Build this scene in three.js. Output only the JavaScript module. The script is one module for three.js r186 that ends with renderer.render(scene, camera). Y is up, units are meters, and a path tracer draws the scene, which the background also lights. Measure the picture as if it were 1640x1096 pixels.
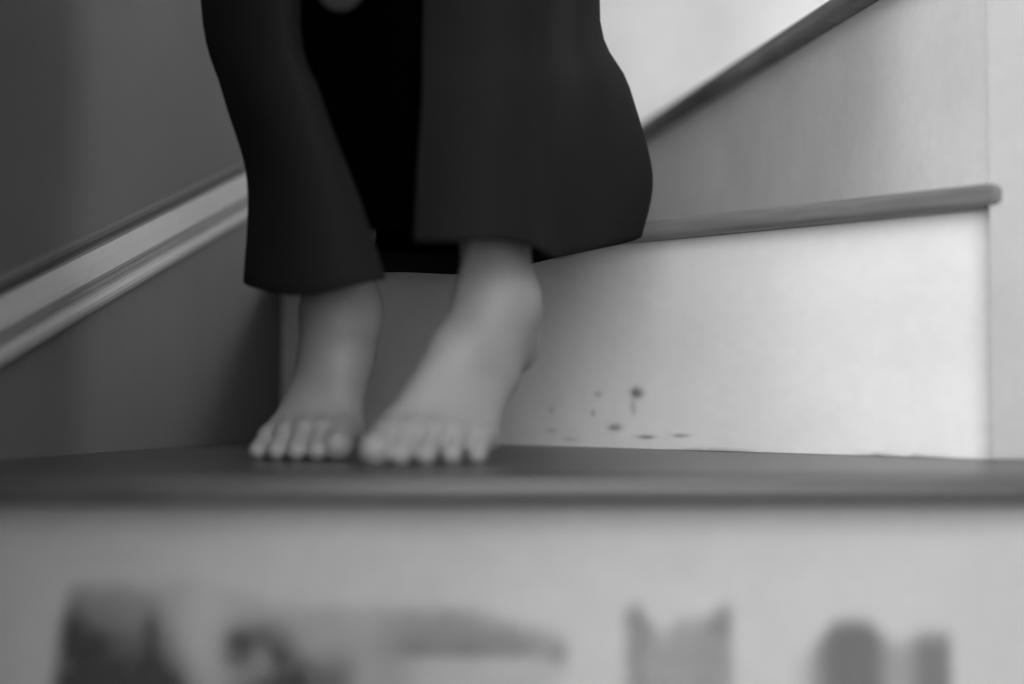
import * as THREE from 'three';
import { MarchingCubes } from 'three/addons/objects/MarchingCubes.js';
import { mergeGeometries } from 'three/addons/utils/BufferGeometryUtils.js';
import { RectAreaLightUniformsLib } from 'three/addons/lights/RectAreaLightUniformsLib.js';

// ---------------------------------------------------------------- camera, light, exposure
// Plan coordinates: x to the right, d = distance away from the camera (z = -d), heights above the hall floor.
const STEP = 0.222, EYE = STEP + 0.0488, FOCAL = 2580, PITCH = Math.atan(92 / FOCAL);
const scene = new THREE.Scene();
const camera = new THREE.PerspectiveCamera(2 * Math.atan(548 / FOCAL) * 180 / Math.PI, 1640 / 1096, 0.02, 30);
camera.position.set(0, EYE, 0);
camera.rotation.x = PITCH;
camera.focus = 1.5;
camera.userData.fStop = 1.5;
camera.updateMatrixWorld();
scene.background = new THREE.Color(0.02, 0.02, 0.02);
const renderer = new THREE.WebGLRenderer({ antialias: true });
renderer.toneMapping = THREE.LinearToneMapping;
renderer.toneMappingExposure = 1.0;
renderer.shadowMap.enabled = true;
RectAreaLightUniformsLib.init();
const WIN = { x: -0.35, y: 1.2, w: 2.9, h: 2.2, d: -1.8 };       // the window behind the camera that lights the stairs
const windowLight = new THREE.RectAreaLight(0xffffff, 6.2, WIN.w, WIN.h);
windowLight.name = 'window_daylight';
windowLight.position.set(WIN.x, WIN.y, -WIN.d - 0.03);             // an area light shines along its -z: away from the camera, at the stairs
windowLight.castShadow = true;
scene.add(windowLight);
const LEAN = 0.17, wallX = (d) => -0.42 + LEAN * (d - 1.325);                   // inner face of the stair wall on the left
const FILL_WIN3 = { d: 0.75, y: 1.75, w: 0.42, h: 1.2 };                // unseen tall window added in the stair wall to brighten the risers
const sideFill = new THREE.RectAreaLight(0xffffff, 6.4, FILL_WIN3.w, FILL_WIN3.h);
sideFill.name = 'added_side_fill';
sideFill.position.set(wallX(FILL_WIN3.d) + 0.02, FILL_WIN3.y, -FILL_WIN3.d);
sideFill.rotation.y = -Math.PI / 2 - Math.atan(LEAN);            // shines to the right, square to the wall
sideFill.castShadow = true;
scene.add(sideFill);
const FILL_WIN2 = { d: 2.1, y: 1.85, w: 0.7, h: 0.9, x: 1.7 };          // unseen window added on the right as fill for the far wall
const upperFill = new THREE.RectAreaLight(0xffffff, 15.5, FILL_WIN2.w, FILL_WIN2.h);
upperFill.name = 'added_upper_fill';
upperFill.position.set(FILL_WIN2.x - 0.03, FILL_WIN2.y, -FILL_WIN2.d);
upperFill.rotation.y = Math.PI / 2;                               // shines to the left
upperFill.castShadow = true;
scene.add(upperFill);

// ---------------------------------------------------------------- helpers
let seed = 20240;
const rnd = () => { seed = (seed * 1664525 + 1013904223) >>> 0; return seed / 4294967296; };
const V = (x, y, d) => new THREE.Vector3(x, y, -d);
// point at distance d (along the floor) seen at a pixel of the photograph
function at(px, py, d) {
  const v = new THREE.Vector3((px - 820) / FOCAL, (548 - py) / FOCAL, -1).applyEuler(camera.rotation);
  return v.multiplyScalar(d / -v.z).add(camera.position);
}
const taken = {};
function numbered(name) { const n = taken[name] = (taken[name] ?? -1) + 1; return n ? `${name}_${String(n).padStart(3, '0')}` : name; }
function put(o, name, parent) {
  o.name = parent === scene ? numbered(name) : name;
  o.traverse((m) => { if (m.isMesh) { m.castShadow = m.receiveShadow = true; } });
  parent.add(o);
  return o;
}
const mesh = (name, geo, mat, parent = scene) => put(new THREE.Mesh(geo, mat), name, parent);
function structure(name, geo, mat) { const o = mesh(name, geo, mat); o.userData.kind = 'structure'; return o; }
function thing(name, label, category, pos) {
  const o = new THREE.Group(); put(o, name, scene); o.position.copy(pos); o.userData = { label, category }; return o;
}
function partOf(t, name, geo, mat) { geo.translate(-t.position.x, -t.position.y, -t.position.z); return mesh(name, geo, mat, t); }
// upright prism over a plan outline [[x, d], ...] from height y0 to y1
function prism(outline, y0, y1, bevel = 0) {
  const s = new THREE.Shape(outline.map(([x, d]) => new THREE.Vector2(x, d)));
  const g = new THREE.ExtrudeGeometry(s, { depth: y1 - y0 - 2 * bevel, bevelEnabled: bevel > 0, bevelThickness: bevel, bevelSize: bevel, bevelOffset: -bevel, bevelSegments: 4, curveSegments: 4 });
  return g.rotateX(-Math.PI / 2).translate(0, y0 + bevel, 0);
}
const box = (x0, x1, y0, y1, d0, d1) => prism([[x0, d0], [x1, d0], [x1, d1], [x0, d1]], y0, y1);
// the board between two plan points, its thickness on the far side
function board(a, b, y0, y1, t, bevel = 0.001) {
  const n = [b[1] - a[1], -(b[0] - a[0])], l = Math.hypot(...n), nx = n[0] / l * t, nd = n[1] / l * t;
  return prism([a, b, [b[0] + nx, b[1] + nd], [a[0] + nx, a[1] + nd]], y0, y1, bevel);
}
// a profile [[out, up], ...] swept from p to q; out points along the horizontal vector n
function sweep(profile, p, q, n) {
  const pos = [], uv = [], idx = [], L = p.distanceTo(q), m = profile.length, S = 24;
  for (let k = 0; k <= S; k++) {
    const c = p.clone().lerp(q, k / S);
    profile.forEach(([o, u], i) => { pos.push(c.x + n.x * o, c.y + u, c.z + n.z * o); uv.push(L * k / S, i * 0.01); });
  }
  for (let k = 0; k < S; k++) for (let i = 0; i < m; i++) {
    const a = k * m + i, b = k * m + (i + 1) % m;
    idx.push(a, b, a + m, b, b + m, a + m);
  }
  for (let i = 1; i < m - 1; i++) idx.push(0, i + 1, i, S * m, S * m + i, S * m + i + 1);
  const g = new THREE.BufferGeometry();
  g.setAttribute('position', new THREE.Float32BufferAttribute(pos, 3));
  g.setAttribute('uv', new THREE.Float32BufferAttribute(uv, 2));
  g.setIndex(idx);
  const f = g.toNonIndexed(); f.computeVertexNormals(); return f;
}

// ---------------------------------------------------------------- materials
const lattice = new Float32Array(65536).map(() => rnd());
function noise(x, y) {
  const xi = Math.floor(x), yi = Math.floor(y), s = (t) => t * t * (3 - 2 * t), fx = s(x - xi), fy = s(y - yi);
  const l = (i, j) => lattice[((i & 255) + (j & 255) * 256)];
  return (l(xi, yi) * (1 - fx) + l(xi + 1, yi) * fx) * (1 - fy) + (l(xi, yi + 1) * (1 - fx) + l(xi + 1, yi + 1) * fx) * fy;
}
const fbm = (x, y, o = 4) => { let v = 0, a = 0.5, t = 0; for (let i = 0; i < o; i++) { v += a * noise(x, y); t += a; a /= 2; x = x * 2 + 17; y = y * 2 + 31; } return v / t; };
function texture(w, h, f, srgb) {
  const a = new Uint8Array(w * h * 4);
  for (let j = 0; j < h; j++) for (let i = 0; i < w; i++) {
    const v = Math.max(0, Math.min(255, 255 * f(i / w, j / h)));
    a.set([v, v, v, 255], (j * w + i) * 4);
  }
  const t = new THREE.DataTexture(a, w, h);
  t.magFilter = THREE.LinearFilter; t.minFilter = THREE.LinearFilter; t.wrapS = t.wrapT = THREE.RepeatWrapping;
  if (srgb) t.colorSpace = THREE.SRGBColorSpace;
  t.needsUpdate = true;
  return t;
}
const wrapNoise = (u, v, s, sy = s) => { // tiles once
  const a = fbm(u * s, v * sy), b = fbm((u - 1) * s, v * sy), c = fbm(u * s, (v - 1) * sy), d = fbm((u - 1) * s, (v - 1) * sy);
  return (a * (1 - u) + b * u) * (1 - v) + (c * (1 - u) + d * u) * v;
};
const paintTex = texture(512, 512, (u, v) => 0.93 + 0.14 * (wrapNoise(u, v, 9) - 0.5) + 0.05 * (wrapNoise(u, v, 120) - 0.5), true);
const paintBump = texture(512, 512, (u, v) => wrapNoise(u, v, 60) * 0.6 + wrapNoise(u, v, 12) * 0.4);
const grainTex = texture(1024, 512, (u, v) => {
  const g = wrapNoise(u, v, 5, 70), k = wrapNoise(u, v, 3, 18), w = wrapNoise(u, v, 24, 160);
  return 0.72 + 0.5 * (g - 0.5) + 0.55 * (k - 0.5) + 0.25 * (w - 0.5);
}, true);
const clothBump = texture(256, 256, (u, v) => 0.5 + 0.3 * Math.sin(u * 402) * Math.sin(v * 402) + 0.3 * (wrapNoise(u, v, 8) - 0.5));
const skinTex = texture(256, 256, (u, v) => 0.94 + 0.1 * (wrapNoise(u, v, 10) - 0.5), true);
const grey = (v) => new THREE.Color().setRGB(v, v, v);
const mat = (v, o = {}) => new THREE.MeshStandardMaterial({ color: grey(v), roughness: 0.7, ...o });
const physical = (v, o = {}) => new THREE.MeshPhysicalMaterial({ color: grey(v), ...o });
const M = {
  firstRiser: mat(0.33, { map: paintTex, bumpMap: paintBump, bumpScale: 0.0004, roughness: 0.7 }),  // paint darkened: the dimmer light on this riser is put into its colour
  upperRiser: mat(0.97, { map: paintTex, bumpMap: paintBump, bumpScale: 0.0004, roughness: 0.6 }),  // paint lightened to make up for light that falls short on this riser
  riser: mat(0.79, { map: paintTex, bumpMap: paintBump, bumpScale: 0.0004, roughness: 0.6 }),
  newel: mat(0.33, { map: paintTex, bumpMap: paintBump, bumpScale: 0.0004, roughness: 0.6 }),  // paint darkened: the post's angle to the light is put into its colour
  farWall: mat(0.88, { map: paintTex, bumpMap: paintBump, bumpScale: 0.0004 }),
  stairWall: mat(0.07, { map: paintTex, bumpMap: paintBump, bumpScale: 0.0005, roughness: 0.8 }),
  trim: mat(0.26, { map: paintTex, roughness: 0.5 }),
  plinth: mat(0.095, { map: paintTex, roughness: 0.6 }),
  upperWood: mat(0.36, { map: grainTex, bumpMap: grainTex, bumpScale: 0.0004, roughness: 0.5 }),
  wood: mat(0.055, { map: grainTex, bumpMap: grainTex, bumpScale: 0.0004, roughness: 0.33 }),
  hall: mat(0.8, { map: paintTex }),
  floor: mat(0.6, { map: grainTex, roughness: 0.6 }),
  coat: physical(0.0095, { specularIntensity: 0.1, bumpMap: clothBump, bumpScale: 0.0003, roughness: 0.95, side: THREE.DoubleSide }),
  inner: physical(0.0004, { specularIntensity: 0, bumpMap: clothBump, bumpScale: 0.0003, roughness: 1, side: THREE.DoubleSide }),
  skin: mat(0.21, { map: skinTex, roughness: 0.6 }),
  hair: mat(0.03, { roughness: 0.6 }),
  button: physical(0.016, { roughness: 0.9, specularIntensity: 0.2 }),
  glass: new THREE.MeshStandardMaterial({ color: grey(0.8), emissive: grey(1), emissiveIntensity: 2, roughness: 0.4 }),
};

// ---------------------------------------------------------------- the setting
const BACK = 2.6, HALL = [-2.4, 1.7], REAR = WIN.d, TOP = 3.0, PART = [0.33, 0.40], SHADE_EDGE = -0.155;
structure('floor', box(HALL[0] - 0.1, HALL[1] + 0.1, -0.1, 0, REAR - 0.12, BACK + 0.1), M.floor);
structure('ceiling', box(HALL[0] - 0.1, HALL[1] + 0.1, TOP, TOP + 0.1, REAR - 0.12, BACK + 0.1), M.hall);
{ // stair wall on the left with the tall window added for fill light
  const slab = (d0, d1, y0, y1, o0 = 0, o1 = 0.1) => prism([[wallX(d0) - o0, d0], [wallX(d1) - o0, d1], [wallX(d1) - o1, d1], [wallX(d0) - o1, d0]], y0, y1);
  const d0 = FILL_WIN3.d - FILL_WIN3.w / 2, d1 = FILL_WIN3.d + FILL_WIN3.w / 2, y0 = FILL_WIN3.y - FILL_WIN3.h / 2, y1 = FILL_WIN3.y + FILL_WIN3.h / 2, f = 0.03;
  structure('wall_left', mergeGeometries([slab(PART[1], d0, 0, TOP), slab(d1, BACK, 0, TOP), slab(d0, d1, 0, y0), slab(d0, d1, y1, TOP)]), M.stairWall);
  const w = new THREE.Group(); put(w, 'added_window_3', scene); w.userData.kind = 'structure';
  mesh('window_frame', mergeGeometries([slab(d0, d0 + f, y0, y1, 0.03, 0.08), slab(d1 - f, d1, y0, y1, 0.03, 0.08), slab(d0 + f, d1 - f, y0, y0 + f, 0.03, 0.08), slab(d0 + f, d1 - f, y1 - f, y1, 0.03, 0.08)]), M.riser, w);
  mesh('pane', slab(d0 + f, d1 - f, y0 + f, y1 - f, 0.05, 0.06), M.glass, w);
}
structure('wall_back', box(HALL[0] - 0.1, HALL[1] + 0.1, 0, TOP, BACK, BACK + 0.1), M.farWall);
{ // wall on the right with the window added to fill the upper flight
  const d0 = FILL_WIN2.d - FILL_WIN2.w / 2, d1 = FILL_WIN2.d + FILL_WIN2.w / 2, y0 = FILL_WIN2.y - FILL_WIN2.h / 2, y1 = FILL_WIN2.y + FILL_WIN2.h / 2, X = [HALL[1], HALL[1] + 0.1], f = 0.04, E = [HALL[1] + 0.03, HALL[1] + 0.08];
  structure('wall_right', mergeGeometries([box(...X, 0, TOP, REAR, d0), box(...X, 0, TOP, d1, BACK), box(...X, 0, y0, d0, d1), box(...X, y1, TOP, d0, d1)]), M.hall);
  const w = new THREE.Group(); put(w, 'added_window_2', scene); w.userData.kind = 'structure';
  mesh('window_frame', mergeGeometries([box(...E, y0, y1, d0, d0 + f), box(...E, y0, y1, d1 - f, d1), box(...E, y0, y0 + f, d0 + f, d1 - f), box(...E, y1 - f, y1, d0 + f, d1 - f)]), M.riser, w);
  mesh('pane', box(HALL[1] + 0.05, HALL[1] + 0.06, y0 + f, y1 - f, d0 + f, d1 - f), M.glass, w);
}
structure('wall_hall', box(HALL[0] - 0.1, HALL[0], 0, TOP, REAR, BACK), M.hall);
structure('wall_added_shade', mergeGeometries([box(HALL[0], SHADE_EDGE, 0, TOP, ...PART), box(1.1, HALL[1], 0, TOP, ...PART), box(SHADE_EDGE, 1.1, 2.2, TOP, ...PART)]), M.hall);  // unseen doorway wall, added so its edge shades the left of the stairs
{ // wall behind the camera with its window
  const x0 = WIN.x - WIN.w / 2, x1 = WIN.x + WIN.w / 2, y0 = WIN.y - WIN.h / 2, y1 = WIN.y + WIN.h / 2, D = [REAR - 0.12, REAR];
  structure('wall_front', mergeGeometries([box(HALL[0] - 0.1, x0, 0, TOP, ...D), box(x1, HALL[1] + 0.1, 0, TOP, ...D), box(x0, x1, 0, y0, ...D), box(x0, x1, y1, TOP, ...D)]), M.hall);
  const w = new THREE.Group(); put(w, 'window_1', scene); w.userData.kind = 'structure';
  const f = 0.05, E = [REAR - 0.1, REAR - 0.05];
  mesh('window_frame', mergeGeometries([box(x0, x0 + f, y0, y1, ...E), box(x1 - f, x1, y0, y1, ...E), box(x0 + f, x1 - f, y0, y0 + f, ...E), box(x0 + f, x1 - f, y1 - f, y1, ...E)]), M.riser, w);
  mesh('pane', box(x0 + f, x1 - f, y0 + f, y1 - f, REAR - 0.08, REAR - 0.07), M.glass, w);
}
{ // moulded skirting that climbs the stair wall
  const n = new THREE.Vector3(1, 0, LEAN).normalize();            // out of the wall
  const hb = (d) => STEP + 0.0845 + 0.312 * (d - 1.325), P = (d, h) => V(wallX(d), h, d);
  const t = new THREE.Group(); put(t, 'trim_1', scene); t.userData.kind = 'structure';
  const bead = (c, r, o) => Array.from({ length: 9 }, (_, i) => { const a = -Math.PI / 2 + Math.PI * i / 8; return [o + r * Math.cos(a), c + r * Math.sin(a)]; });
  mesh('bead', sweep([[-0.002, 0], ...bead(0.0095, 0.009, 0.016), [-0.002, 0.019]], P(0.46, hb(0.46)), P(2.58, hb(2.58)), n), M.trim, t);
  mesh('cove', sweep([[-0.002, 0.019], [0.012, 0.019], [0.013, 0.026], [0.019, 0.028], [0.02, 0.032], [0.018, 0.037], [0.013, 0.043], [0.009, 0.049], [0.007, 0.052], [-0.002, 0.052]], P(0.46, hb(0.46)), P(2.58, hb(2.58)), n), M.trim, t);
  mesh('cap', sweep([[-0.002, 0.057], [0.004, 0.057], [0.006, 0.061], [0.006, 0.065], [0.003, 0.068], [-0.002, 0.069]], P(0.46, hb(0.46)), P(2.58, hb(2.58)), n), M.stairWall, t);
  const lower = (d) => (d < 2 ? STEP : 2 * STEP);
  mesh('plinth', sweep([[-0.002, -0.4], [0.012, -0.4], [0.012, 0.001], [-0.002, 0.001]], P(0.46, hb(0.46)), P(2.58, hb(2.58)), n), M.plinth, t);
}
{ // low skirting climbing the far wall beyond the third tread
  const y = (x) => EYE + 0.514 + (x - 0.292) * 0.53;
  const s = new THREE.Shape([[-0.15, 0.4], [1.2, 0.4], [1.2, y(1.2)], [-0.15, y(-0.15)]].map((p) => new THREE.Vector2(...p)));
  structure('trim_2', new THREE.ExtrudeGeometry(s, { depth: 0.012, bevelEnabled: true, bevelSize: 0.004, bevelThickness: 0.004, bevelSegments: 3 }).translate(0, 0, -BACK), M.farWall);
}

// ---------------------------------------------------------------- the winding stairs
const stairs = thing('staircase', 'winding staircase of dark wooden treads and white painted risers under the bare feet', 'staircase', V(0.1, 0, 1.4));
const T = 0.0185, LAP = 0.022;
const unit = (a) => { const l = Math.hypot(...a); return [a[0] / l, a[1] / l]; };
const N2 = { p: [0.382, 1.28], t: unit([-0.33, 0.35]) }, N3 = { p: [0.366, 1.27], t: unit([-0.126, 0.70]) };
const along = (n, s, off = 0) => [n.p[0] + n.t[0] * s + n.t[1] * off, n.p[1] + n.t[1] * s - n.t[0] * off];   // off > 0: towards the far side
const reach = (n, fn) => { let s = 0; while (s < 3 && fn(along(n, s, LAP))) s += 0.002; return s; };
const s2 = reach(N2, ([x, d]) => x > wallX(d) && d < BACK), s3 = reach(N3, ([x, d]) => x > wallX(d) && d < BACK);
const FRONT = 1.02, R1 = 1.058;
const wl = (d) => [wallX(d) + 0.002, d];
// riser 1 and tread 1 run straight across; they pass in front of the newel on the right
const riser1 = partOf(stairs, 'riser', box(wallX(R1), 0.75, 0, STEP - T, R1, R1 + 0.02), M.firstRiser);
const tread1 = partOf(stairs, 'tread', prism([[wallX(FRONT), FRONT], [0.75, FRONT], [0.75, 1.45], [0.40, 1.45], along(N2, 0, LAP + 0.016), along(N2, s2, LAP + 0.016), wl(1.9)], STEP - T, STEP, 0.006), M.wood);
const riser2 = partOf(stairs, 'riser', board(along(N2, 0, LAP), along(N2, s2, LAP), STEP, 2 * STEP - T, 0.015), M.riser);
const tread2 = partOf(stairs, 'tread', prism([along(N2, -0.002), along(N2, s2), wl(BACK - 0.06), [wallX(BACK), BACK - 0.002], along(N3, s3, LAP + 0.016), along(N3, 0.07, LAP + 0.016), [0.45, 1.37], [0.45, 1.32]], 2 * STEP - T, 2 * STEP, 0.006), M.upperWood);
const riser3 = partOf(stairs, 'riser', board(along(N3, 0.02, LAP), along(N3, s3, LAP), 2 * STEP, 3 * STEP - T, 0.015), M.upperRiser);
const tread3 = partOf(stairs, 'tread', prism([along(N3, 0.02), along(N3, s3), [1.05, BACK - 0.002], [0.46, 1.40], [0.45, 1.31]], 3 * STEP - T, 3 * STEP, 0.006), M.upperWood);
const newel = partOf(stairs, 'newel_post', prism([[0.382, 1.284], [0.56, 1.284], [0.56, 1.42], [0.42, 1.42], [0.403, 1.31]], STEP, 1.75, 0.003), M.newel);

// dark marks on the painted risers: soft edged, flat on the wood
let layer = 0;
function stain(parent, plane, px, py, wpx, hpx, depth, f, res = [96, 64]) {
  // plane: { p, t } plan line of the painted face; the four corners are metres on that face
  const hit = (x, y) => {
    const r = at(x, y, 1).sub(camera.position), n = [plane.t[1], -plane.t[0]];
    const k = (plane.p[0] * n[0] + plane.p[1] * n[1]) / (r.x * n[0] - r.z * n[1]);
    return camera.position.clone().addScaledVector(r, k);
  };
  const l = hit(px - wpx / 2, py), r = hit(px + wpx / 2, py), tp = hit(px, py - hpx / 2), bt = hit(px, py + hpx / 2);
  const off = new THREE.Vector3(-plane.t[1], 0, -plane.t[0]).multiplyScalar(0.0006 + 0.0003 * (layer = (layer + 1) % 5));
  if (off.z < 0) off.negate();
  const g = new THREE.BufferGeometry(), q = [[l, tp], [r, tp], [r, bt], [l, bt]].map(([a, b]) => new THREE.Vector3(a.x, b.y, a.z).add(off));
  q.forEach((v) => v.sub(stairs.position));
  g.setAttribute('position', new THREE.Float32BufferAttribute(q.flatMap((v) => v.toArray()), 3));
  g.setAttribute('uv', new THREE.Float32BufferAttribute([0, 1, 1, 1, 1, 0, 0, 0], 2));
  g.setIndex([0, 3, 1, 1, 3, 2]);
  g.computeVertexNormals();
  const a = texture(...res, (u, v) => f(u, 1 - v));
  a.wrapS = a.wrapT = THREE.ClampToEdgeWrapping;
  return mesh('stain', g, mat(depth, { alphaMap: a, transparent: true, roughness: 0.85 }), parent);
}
const sm = (a, b, x) => { const t = Math.max(0, Math.min(1, (x - a) / (b - a))); return t * t * (3 - 2 * t); };
const bump = (u, v, cu, cv, ru, rv) => Math.exp(-(((u - cu) / ru) ** 2) - (((v - cv) / rv) ** 2));
const face1 = { p: [0, R1], t: [-1, 0] }, face2 = { p: along(N2, 0, LAP), t: N2.t };
// pixel helpers inside a patch whose box is x0..x1, y0..y1 of the photograph
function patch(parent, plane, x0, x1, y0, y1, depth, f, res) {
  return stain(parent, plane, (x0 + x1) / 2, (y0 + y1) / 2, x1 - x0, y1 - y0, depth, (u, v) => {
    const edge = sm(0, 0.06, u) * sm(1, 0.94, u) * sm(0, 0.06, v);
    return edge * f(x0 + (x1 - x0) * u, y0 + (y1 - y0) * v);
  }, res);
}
// dark blotch, lower left: faint rounded top, dark cores below
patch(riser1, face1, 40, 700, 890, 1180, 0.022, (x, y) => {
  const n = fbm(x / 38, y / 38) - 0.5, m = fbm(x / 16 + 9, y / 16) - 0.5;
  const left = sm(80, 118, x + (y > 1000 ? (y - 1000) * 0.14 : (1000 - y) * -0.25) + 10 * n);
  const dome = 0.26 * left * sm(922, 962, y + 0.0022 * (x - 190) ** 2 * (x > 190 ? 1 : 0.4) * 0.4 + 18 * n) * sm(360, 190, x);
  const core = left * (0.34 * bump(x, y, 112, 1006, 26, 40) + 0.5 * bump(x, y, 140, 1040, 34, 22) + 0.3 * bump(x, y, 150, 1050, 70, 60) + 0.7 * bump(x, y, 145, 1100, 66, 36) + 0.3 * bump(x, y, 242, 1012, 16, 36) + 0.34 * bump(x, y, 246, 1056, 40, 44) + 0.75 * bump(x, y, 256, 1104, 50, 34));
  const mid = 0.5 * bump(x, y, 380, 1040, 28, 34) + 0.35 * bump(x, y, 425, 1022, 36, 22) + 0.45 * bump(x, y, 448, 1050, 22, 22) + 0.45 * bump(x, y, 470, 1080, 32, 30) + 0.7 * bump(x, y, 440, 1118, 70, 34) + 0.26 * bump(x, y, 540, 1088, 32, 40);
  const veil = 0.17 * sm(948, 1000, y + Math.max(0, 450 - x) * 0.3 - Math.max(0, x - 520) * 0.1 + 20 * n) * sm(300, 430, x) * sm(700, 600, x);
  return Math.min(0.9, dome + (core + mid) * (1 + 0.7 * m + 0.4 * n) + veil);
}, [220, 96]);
// long low mark in the middle
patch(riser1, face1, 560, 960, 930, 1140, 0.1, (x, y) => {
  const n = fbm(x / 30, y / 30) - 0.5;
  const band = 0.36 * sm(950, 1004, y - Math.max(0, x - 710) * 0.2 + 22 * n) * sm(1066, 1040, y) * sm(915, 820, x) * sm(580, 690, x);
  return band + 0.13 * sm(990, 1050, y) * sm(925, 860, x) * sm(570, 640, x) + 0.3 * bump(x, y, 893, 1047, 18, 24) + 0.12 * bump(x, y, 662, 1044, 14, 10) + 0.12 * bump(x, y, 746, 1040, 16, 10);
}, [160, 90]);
// two-peaked patch and rounded patch, lower right
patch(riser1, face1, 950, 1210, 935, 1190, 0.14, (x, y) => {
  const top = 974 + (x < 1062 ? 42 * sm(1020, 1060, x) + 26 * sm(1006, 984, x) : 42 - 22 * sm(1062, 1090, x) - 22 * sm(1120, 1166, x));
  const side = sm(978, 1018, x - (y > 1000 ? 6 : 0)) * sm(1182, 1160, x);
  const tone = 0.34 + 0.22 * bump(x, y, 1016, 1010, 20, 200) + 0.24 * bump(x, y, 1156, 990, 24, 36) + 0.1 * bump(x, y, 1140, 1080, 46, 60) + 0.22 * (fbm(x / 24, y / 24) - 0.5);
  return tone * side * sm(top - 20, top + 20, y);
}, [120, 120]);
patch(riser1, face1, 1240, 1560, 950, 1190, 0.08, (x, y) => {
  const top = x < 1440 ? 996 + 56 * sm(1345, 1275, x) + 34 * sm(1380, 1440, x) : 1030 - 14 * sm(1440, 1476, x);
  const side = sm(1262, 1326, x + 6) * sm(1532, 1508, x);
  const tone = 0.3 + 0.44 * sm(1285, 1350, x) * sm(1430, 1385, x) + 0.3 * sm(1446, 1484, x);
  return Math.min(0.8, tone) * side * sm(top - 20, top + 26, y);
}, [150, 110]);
// spatter low on the second riser
for (const [x, y, w, h, o] of [[957, 632, 26, 22, 0.4], [1021, 630, 44, 36, 0.75], [951, 662, 18, 22, 0.35], [986, 685, 44, 24, 0.6], [1036, 700, 62, 14, 0.6], [1090, 698, 58, 14, 0.5], [884, 658, 20, 24, 0.3], [912, 704, 44, 12, 0.35], [884, 690, 40, 20, 0.25], [1016, 655, 24, 50, 0.25], [965, 720, 90, 10, 0.35]])
  stain(riser2, face2, x, y, w, h, 0.08, (u, v) => 0.62 * o * Math.min(1, 1.2 * bump(u, v, 0.5, 0.5, 0.22, 0.24)) * (0.5 + fbm(u * 5 + x, v * 5 + y)), [24, 24]);
// grime where the second riser meets the tread
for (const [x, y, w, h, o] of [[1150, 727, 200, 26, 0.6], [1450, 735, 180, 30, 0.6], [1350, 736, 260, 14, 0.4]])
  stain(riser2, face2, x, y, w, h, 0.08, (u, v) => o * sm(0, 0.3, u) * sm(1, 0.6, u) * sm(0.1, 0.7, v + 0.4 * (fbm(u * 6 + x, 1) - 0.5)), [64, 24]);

// ---------------------------------------------------------------- the person
// tapered capsules joined by a smooth minimum, meshed by marching cubes
function capsule(p, b) {
  const [a, c, ra, rb] = b, vx = c.x - a.x, vy = c.y - a.y, vz = c.z - a.z;
  const t = Math.max(0, Math.min(1, ((p[0] - a.x) * vx + (p[1] - a.y) * vy + (p[2] - a.z) * vz) / (vx * vx + vy * vy + vz * vz + 1e-9)));
  return Math.hypot(p[0] - a.x - vx * t, p[1] - a.y - vy * t, p[2] - a.z - vz * t) - ra - (rb - ra) * t;
}
const smin = (a, b, k) => { const h = Math.max(0, k - Math.abs(a - b)) / k; return Math.min(a, b) - h * h * k / 4; };
function field(groups) { // groups: [{ k, bones, into }]: bones of a group join with k, the group joins the rest with into
  return (p) => {
    let all = 1e3;
    for (const g of groups) {
      let d = 1e3;
      for (const b of g.bones) d = smin(d, capsule(p, b), g.k);
      for (const c of g.chains ?? []) { let e = 1e3; for (const b of c) e = smin(e, capsule(p, b), 0.004); d = smin(d, e, g.k); }
      all = smin(all, d, g.into);
    }
    return all;
  };
}
function march(dist, centre, half, res, floorY = -1) {
  const mc = new MarchingCubes(res, new THREE.MeshBasicMaterial(), false, false, 260000);
  mc.isolation = 0;
  const p = [0, 0, 0];
  for (let k = 0, q = 0; k < res; k++) for (let j = 0; j < res; j++) for (let i = 0; i < res; i++, q++) {
    p[0] = centre.x + (i - res / 2) / (res / 2) * half; p[1] = centre.y + (j - res / 2) / (res / 2) * half; p[2] = centre.z + (k - res / 2) / (res / 2) * half;
    mc.field[q] = -Math.max(dist(p), floorY - p[1]);
  }
  mc.update();
  const n = mc.count, g = new THREE.BufferGeometry(), pos = mc.positionArray.slice(0, 3 * n), nor = mc.normalArray.slice(0, 3 * n), uv = new Float32Array(2 * n);
  for (let i = 0; i < n; i++) {
    for (let c = 0; c < 3; c++) pos[3 * i + c] = centre.getComponent(c) + pos[3 * i + c] * half;
    const l = Math.hypot(nor[3 * i], nor[3 * i + 1], nor[3 * i + 2]) || 1;
    for (let c = 0; c < 3; c++) nor[3 * i + c] /= l;
    uv[2 * i] = pos[3 * i] * 3 + pos[3 * i + 2] * 3; uv[2 * i + 1] = pos[3 * i + 1] * 3;
  }
  g.setAttribute('position', new THREE.BufferAttribute(pos, 3));
  g.setAttribute('normal', new THREE.BufferAttribute(nor, 3));
  g.setAttribute('uv', new THREE.BufferAttribute(uv, 2));
  return g;
}
const F = (x, h, d) => V(x, STEP + h, d);
const person = thing('person', 'barefoot person in a long dark coat standing on tiptoe on the lowest visible wooden tread', 'person', F(-0.08, 0, 1.3));
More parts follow.
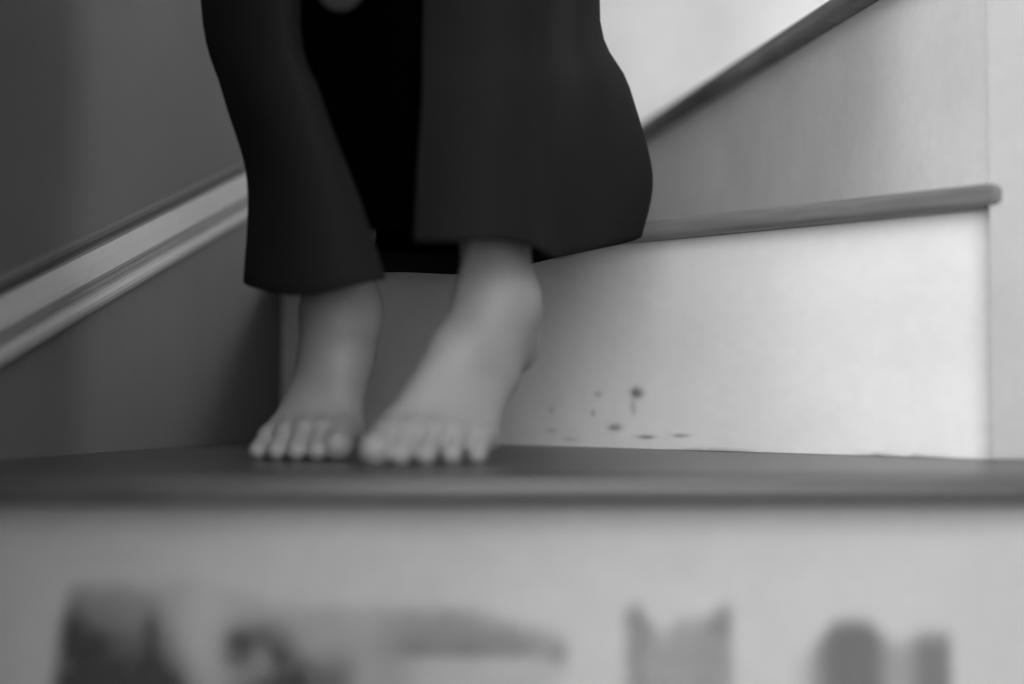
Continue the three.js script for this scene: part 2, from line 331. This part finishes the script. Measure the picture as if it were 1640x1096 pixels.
// a foot on tiptoe: toes flat on the tread, the sole lifted steeply behind them
function footBones({ m1, m5, t1, t5, ankle, heel, knee, out }) {
  const L = (a, b, t) => a.clone().lerp(b, t);
  const bones = [], toes = [];
  const low = [0, 1, 2, 3, 4].map((i) => {
    const c = L(m1, m5, i / 4); c.z += 0.006 * Math.sin(Math.PI * i / 4); c.y += 0.003 * Math.sin(Math.PI * i / 4); return c;
  });
  const mid = [0, 1, 2, 3, 4].map((i) => L(L(m1, ankle, 0.62), L(m5, heel, 0.62), i / 4 * 0.7));
  low.forEach((c, i) => bones.push([c, mid[i], [0.0155, 0.0125, 0.012, 0.0115, 0.0115][i], 0.021]));
  mid.forEach((c) => bones.push([c, ankle, 0.021, 0.026]));
  bones.push([L(m5, m1, 0.5), L(heel, ankle, 0.3), 0.013, 0.022]);
  bones.push([heel, ankle, 0.024, 0.026]);
  bones.push([ankle, L(ankle, knee, 0.5), 0.0265, 0.036], [heel, L(ankle, knee, 0.35), 0.013, 0.016]);
  const tips = [0, 1, 2, 3, 4].map((i) => { const c = L(t1, t5, i / 4); c.z += 0.010 * Math.sin(Math.PI * (i + 0.6) / 4.6); return c; });
  low.forEach((c, i) => {
    const r = [0.0125, 0.0085, 0.0083, 0.008, 0.0078][i], tip = tips[i];
    const knuckle = L(c, tip, 0.5); knuckle.y += [0.003, 0.007, 0.007, 0.006, 0.005][i];
    tip.y = STEP + r * 0.92;
    toes.push([c, knuckle, r * 1.15, r * 0.95], [knuckle, tip, r * 0.95, r]);
  });
  const groups = [{ k: 0.016, bones, into: 0.01 }];
  groups.push({ k: 0.0035, bones: [], chains: [0, 1, 2, 3, 4].map((i) => toes.slice(2 * i, 2 * i + 2)), into: 0.016 });
  return groups;
}
const legs = {
  near: { m1: F(-0.088, 0.021, 1.225), m5: F(-0.024, 0.019, 1.245), t1: F(-0.101, 0.012, 1.188), t5: F(-0.026, 0.008, 1.212), ankle: F(-0.012, 0.125, 1.292), heel: F(-0.003, 0.092, 1.328), knee: F(-0.025, 0.49, 1.345) },
  far: { m1: F(-0.139, 0.021, 1.325), m5: F(-0.194, 0.017, 1.335), t1: F(-0.138, 0.012, 1.285), t5: F(-0.205, 0.009, 1.302), ankle: F(-0.146, 0.122, 1.375), heel: F(-0.144, 0.088, 1.41), knee: F(-0.152, 0.49, 1.385) },
};
{
  const feet = [];
  feet.push(march(field(footBones(legs.near)), F(-0.045, 0.1, 1.27), 0.125, 92, STEP));
  feet.push(march(field(footBones(legs.far)), F(-0.168, 0.1, 1.36), 0.125, 92, STEP));
  const A = legs.near, B = legs.far, bones = [], L = (a, b, t) => a.clone().lerp(b, t);
  const hipA = F(0.005, 0.93, 1.36), hipB = F(-0.165, 0.93, 1.37), C = (h, x = -0.08, d = 1.37) => F(x, h, d);
  for (const [g, hip] of [[A, hipA], [B, hipB]]) {
    const calf = L(g.ankle, g.knee, 0.62); calf.z -= 0.016;
    bones.push([L(g.ankle, g.knee, 0.2), calf, 0.03, 0.044], [calf, g.knee, 0.044, 0.046], [g.knee, hip, 0.048, 0.068]);
  }
  bones.push([hipA, hipB, 0.075, 0.075], [C(0.95), C(1.1), 0.11, 0.1], [C(1.1, -0.12), C(1.36, -0.14), 0.09, 0.085], [C(1.1, -0.04), C(1.36, -0.02), 0.09, 0.085], [C(1.44, 0.08), C(1.44, -0.24), 0.045, 0.045], [C(1.42), C(1.55, -0.08, 1.355), 0.055, 0.05]);
  const hands = [];
  for (const s of [-1, 1]) {
    const sh = C(1.43, -0.08 + 0.175 * s), el = F(-0.08 + 0.25 * s, 1.14, 1.39), wr = F(-0.08 + 0.27 * s, 0.9, 1.33);
    bones.push([sh, el, 0.045, 0.036], [el, wr, 0.036, 0.026]);
    // hand: palm and five fingers, slightly curled
    const palm = [], fing = [];
    const pt = (u, v, w) => wr.clone().add(new THREE.Vector3(0.012 * w * -s, -v, -0 + u).multiplyScalar(1));
    for (let i = 0; i < 4; i++) {
      const u = 0.028 - 0.019 * i, len = [0.07, 0.078, 0.073, 0.058][i];
      palm.push([pt(u * 0.5, 0.0, 0), pt(u, 0.085, 0), 0.017, 0.0105]);
      const k0 = pt(u, 0.085, 0), k1 = pt(u, 0.085 + len * 0.5, 0.5), k2 = pt(u, 0.085 + len * 0.8, 1.3), k3 = pt(u, 0.085 + len, 2.4);
      fing.push([[k0, k1, 0.0095, 0.0085], [k1, k2, 0.0085, 0.008], [k2, k3, 0.008, 0.007]]);
    }
    fing.push([[pt(0.02, 0.03, 0.4), pt(0.05, 0.065, 1), 0.012, 0.0095], [pt(0.05, 0.065, 1), pt(0.055, 0.1, 1.4), 0.0095, 0.008]]);
    const gs = [{ k: 0.012, bones: [...palm, [wr, L(wr, el, 0.3), 0.024, 0.028]], into: 0.01 }, ...fing.map((b) => ({ k: 0.005, bones: b, into: 0.005 }))];
    hands.push(march(field(gs), wr.clone().add(new THREE.Vector3(0, -0.08, 0)), 0.115, 70));
  }
  const body = march(field([{ k: 0.05, bones, into: 0.01 }]), F(-0.08, 0.88, 1.36), 0.8, 124);
  // head with brow, nose, lips, chin and ears
  const hc = C(1.68, -0.08, 1.345), hp = (x, y, z) => hc.clone().add(new THREE.Vector3(x, y, z));
  const skull = [[hp(0, 0.035, -0.015), hp(0, 0.025, 0.015), 0.082, 0.078], [hp(0, -0.03, 0.03), hp(0, -0.075, 0.052), 0.062, 0.03], [hp(0, -0.13, -0.02), hp(0, -0.03, -0.02), 0.05, 0.06]];
  const small = [[hp(0, 0.012, 0.094), hp(0, -0.026, 0.114), 0.007, 0.011], [hp(-0.016, -0.055, 0.086), hp(0.016, -0.055, 0.086), 0.007, 0.007], [hp(-0.035, 0.028, 0.078), hp(-0.012, 0.03, 0.09), 0.008, 0.008], [hp(0.035, 0.028, 0.078), hp(0.012, 0.03, 0.09), 0.008, 0.008]];
  const ears = [-1, 1].map((s) => [hp(0.083 * s, 0.015, -0.01), hp(0.079 * s, -0.028, -0.005), 0.012, 0.008]);
  const eyes = [-1, 1].map((s) => [hp(0.029 * s, 0.008, 0.079), hp(0.031 * s, 0.008, 0.079), 0.0105, 0.0105]);
  const head = march(field([{ k: 0.04, bones: skull, into: 0.01 }, { k: 0.006, bones: small, into: 0.014 }, { k: 0.004, bones: [...ears], into: 0.008 }, { k: 0.002, bones: [...eyes], into: 0.004 }]), hp(0, -0.01, 0.02), 0.17, 80);
  partOf(person, 'body', mergeGeometries([...feet, body, ...hands, head]), M.skin);
  // hair: a cap lying on the skull and down the neck
  const hair = [[hp(0, 0.045, -0.028), hp(0, 0.04, 0.0), 0.09, 0.086], [hp(0, 0.02, -0.05), hp(0, -0.12, -0.06), 0.078, 0.055]];
  partOf(person, 'hair', march(field([{ k: 0.03, bones: hair, into: 0.01 }]), hp(0, 0, -0.02), 0.22, 48), M.hair);
}
// cloth: columns of points from hem to top, smoothed both ways, with two faces and closed edges
function cloth(columns, thick, closed, across = 8, up = 6) {
  const cr = (p0, p1, p2, p3, t) => {
    const f = (a, b, c, d) => 0.5 * (2 * b + (c - a) * t + (2 * a - 5 * b + 4 * c - d) * t * t + (3 * b - a - 3 * c + d) * t * t * t);
    return new THREE.Vector3(f(p0.x, p1.x, p2.x, p3.x), f(p0.y, p1.y, p2.y, p3.y), f(p0.z, p1.z, p2.z, p3.z));
  };
  const curve = (pts, n, loop) => {
    const out = [], m = pts.length, segs = loop ? m : m - 1, g = (i) => (loop ? pts[(i + m) % m] : pts[Math.max(0, Math.min(m - 1, i))]);
    for (let i = 0; i < segs; i++) for (let k = 0; k < n; k++) out.push(cr(g(i - 1), g(i), g(i + 1), g(i + 2), k / n));
    if (!loop) out.push(pts[m - 1].clone());
    return out;
  };
  const cols = columns.map((c) => curve(c, up, false)), R = cols[0].length, rows = [];
  for (let r = 0; r < R; r++) rows.push(curve(cols.map((c) => c[r]), across, closed));
  const C = rows[0].length, P = (r, c) => rows[Math.max(0, Math.min(R - 1, r))][closed ? (c + C) % C : Math.max(0, Math.min(C - 1, c))];
  const pos = [], uv = [], idx = [], W = closed ? C + 1 : C;
  for (const side of [1, -1]) for (let r = 0; r < R; r++) for (let c = 0; c < W; c++) {
    const n = P(r, c + 1).clone().sub(P(r, c - 1)).cross(P(r + 1, c).clone().sub(P(r - 1, c))).normalize(), p = P(r, c).clone().addScaledVector(n, side * thick / 2);
    pos.push(p.x, p.y, p.z); uv.push(c * 0.04, p.y * 2);
  }
  const N = R * W, quad = (a, b, c, d) => idx.push(a, b, c, a, c, d);
  for (let r = 0; r < R - 1; r++) for (let c = 0; c < W - 1; c++) {
    const a = r * W + c;
    quad(a, a + 1, a + 1 + W, a + W); quad(N + a, N + a + W, N + a + 1 + W, N + a + 1);
  }
  for (let c = 0; c < W - 1; c++) { quad(c, N + c, N + c + 1, c + 1); const t = (R - 1) * W + c; quad(t, t + 1, N + t + 1, N + t); }
  if (!closed) for (let r = 0; r < R - 1; r++) { const a = r * W, b = a + W - 1; quad(a, a + W, N + a + W, N + a); quad(b, N + b, N + b + W, b + W); }
  const g = new THREE.BufferGeometry();
  g.setAttribute('position', new THREE.Float32BufferAttribute(pos, 3));
  g.setAttribute('uv', new THREE.Float32BufferAttribute(uv, 2));
  g.setIndex(idx);
  g.computeVertexNormals();
  return g;
}
// upper rows of a garment: rings round the body at knee, waist, chest and shoulder height
const ring = (deg, h, rx, rd) => F(-0.08 + rx * Math.sin(deg * Math.PI / 180), h, 1.37 - rd * Math.cos(deg * Math.PI / 180));
const rise = (deg) => [ring(deg, 0.66, 0.195, 0.17), ring(deg, 0.95, 0.2, 0.17), ring(deg, 1.1, 0.185, 0.155), ring(deg, 1.3, 0.195, 0.14), ring(deg, 1.46, 0.15, 0.11), ring(deg, 1.53, 0.075, 0.075)];
// [angle, distance, [px, py] from hem to the top of the frame]
const coatColumns = [
  [-18, 1.262, [617, 446], [576, 322], [514, 160], [478, -10]],
  [-32, 1.248, [545, 462], [520, 300], [482, 155], [450, -10]],
  [-52, 1.268, [478, 474], [462, 295], [428, 150], [402, -10]],
  [-75, 1.315, [418, 464], [418, 292], [384, 150], [350, -10]],
  [-98, 1.370, [393, 452], [399, 288], [360, 150], [324, -10]],
  [-125, 1.44, [420, 446], [424, 290], [386, 150], [360, -10]],
  [-155, 1.50, [510, 440], [500, 290], [480, 150], [460, -10]],
  [180, 1.52, [640, 436], [640, 290], [640, 150], [640, -10]],
  [150, 1.51, [770, 438], [790, 290], [800, 150], [800, -10]],
  [125, 1.49, [900, 410], [930, 290], [930, 150], [900, -10]],
  [104, 1.45, [1000, 388], [1020, 285], [994, 150], [940, -10]],
  [88, 1.40, [1024, 378], [1041, 280], [1004, 140], [957, -10]],
  [74, 1.355, [985, 391], [996, 285], [975, 140], [940, -10]],
  [64, 1.325, [930, 404], [928, 285], [930, 140], [918, -10]],
  [56, 1.285, [893, 413], [897, 290], [908, 140], [902, -10]],
  [46, 1.235, [878, 408], [868, 290], [880, 140], [880, -10]],
  [36, 1.222, [846, 392], [838, 290], [840, 140], [840, -10]],
  [26, 1.196, [790, 384], [790, 280], [800, 140], [800, -10]],
  [16, 1.200, [722, 388], [728, 270], [742, 140], [746, -10]],
  [6, 1.222, [664, 388], [670, 270], [678, 140], [680, -10]],
].map(([deg, d, ...px]) => [...px.map(([x, y], i) => at(x, y, d + [0, 0.004, 0.01, 0.02][i])), ...rise(deg)]);
const coat = partOf(person, 'coat', cloth(coatColumns, 0.004, false), M.coat);
const skirtColumns = Array.from({ length: 16 }, (_, i) => {
  const a = -i * 22.5, sx = Math.sin(a * Math.PI / 180), cx = Math.cos(a * Math.PI / 180), fold = 1 + 0.05 * Math.cos(i * Math.PI);
  const q = (h, x, rx, d, rd) => F(x + rx * fold * sx, h, d - rd * fold * cx);
  return [q(0.182, -0.085, 0.105, 1.355, 0.095), q(0.24, -0.085, 0.108, 1.36, 0.1), q(0.34, -0.085, 0.112, 1.365, 0.108), q(0.6, -0.08, 0.14, 1.37, 0.13), q(0.93, -0.08, 0.178, 1.37, 0.135), q(1.12, -0.08, 0.16, 1.37, 0.13), q(1.4, -0.08, 0.15, 1.37, 0.12)];
});
partOf(person, 'skirt', cloth(skirtColumns, 0.003, true), M.inner).userData.label = 'black skirt inside the open coat';
for (const s of [-1, 1]) { // sleeves, open at the wrist
  const path = new THREE.CatmullRomCurve3([F(-0.08 + 0.09 * s, 1.475, 1.37), F(-0.08 + 0.195 * s, 1.4, 1.372), F(-0.08 + 0.25 * s, 1.14, 1.39), F(-0.08 + 0.268 * s, 0.93, 1.337)]);
  partOf(person, 'sleeve', new THREE.TubeGeometry(path, 30, 0.06, 18), M.coat);
}
{ // round button hanging at the front opening, cut by the top of the frame
  const c = at(545, -18, 1.235), g = new THREE.LatheGeometry([[0, 0.004], [0.013, 0.0045], [0.0175, 0.003], [0.019, 0], [0.016, -0.003], [0, -0.003]].map((p) => new THREE.Vector2(...p)), 32);
  partOf(person, 'button', g.rotateX(Math.PI / 2).translate(c.x, c.y, c.z), M.button);
}

renderer.render(scene, camera);
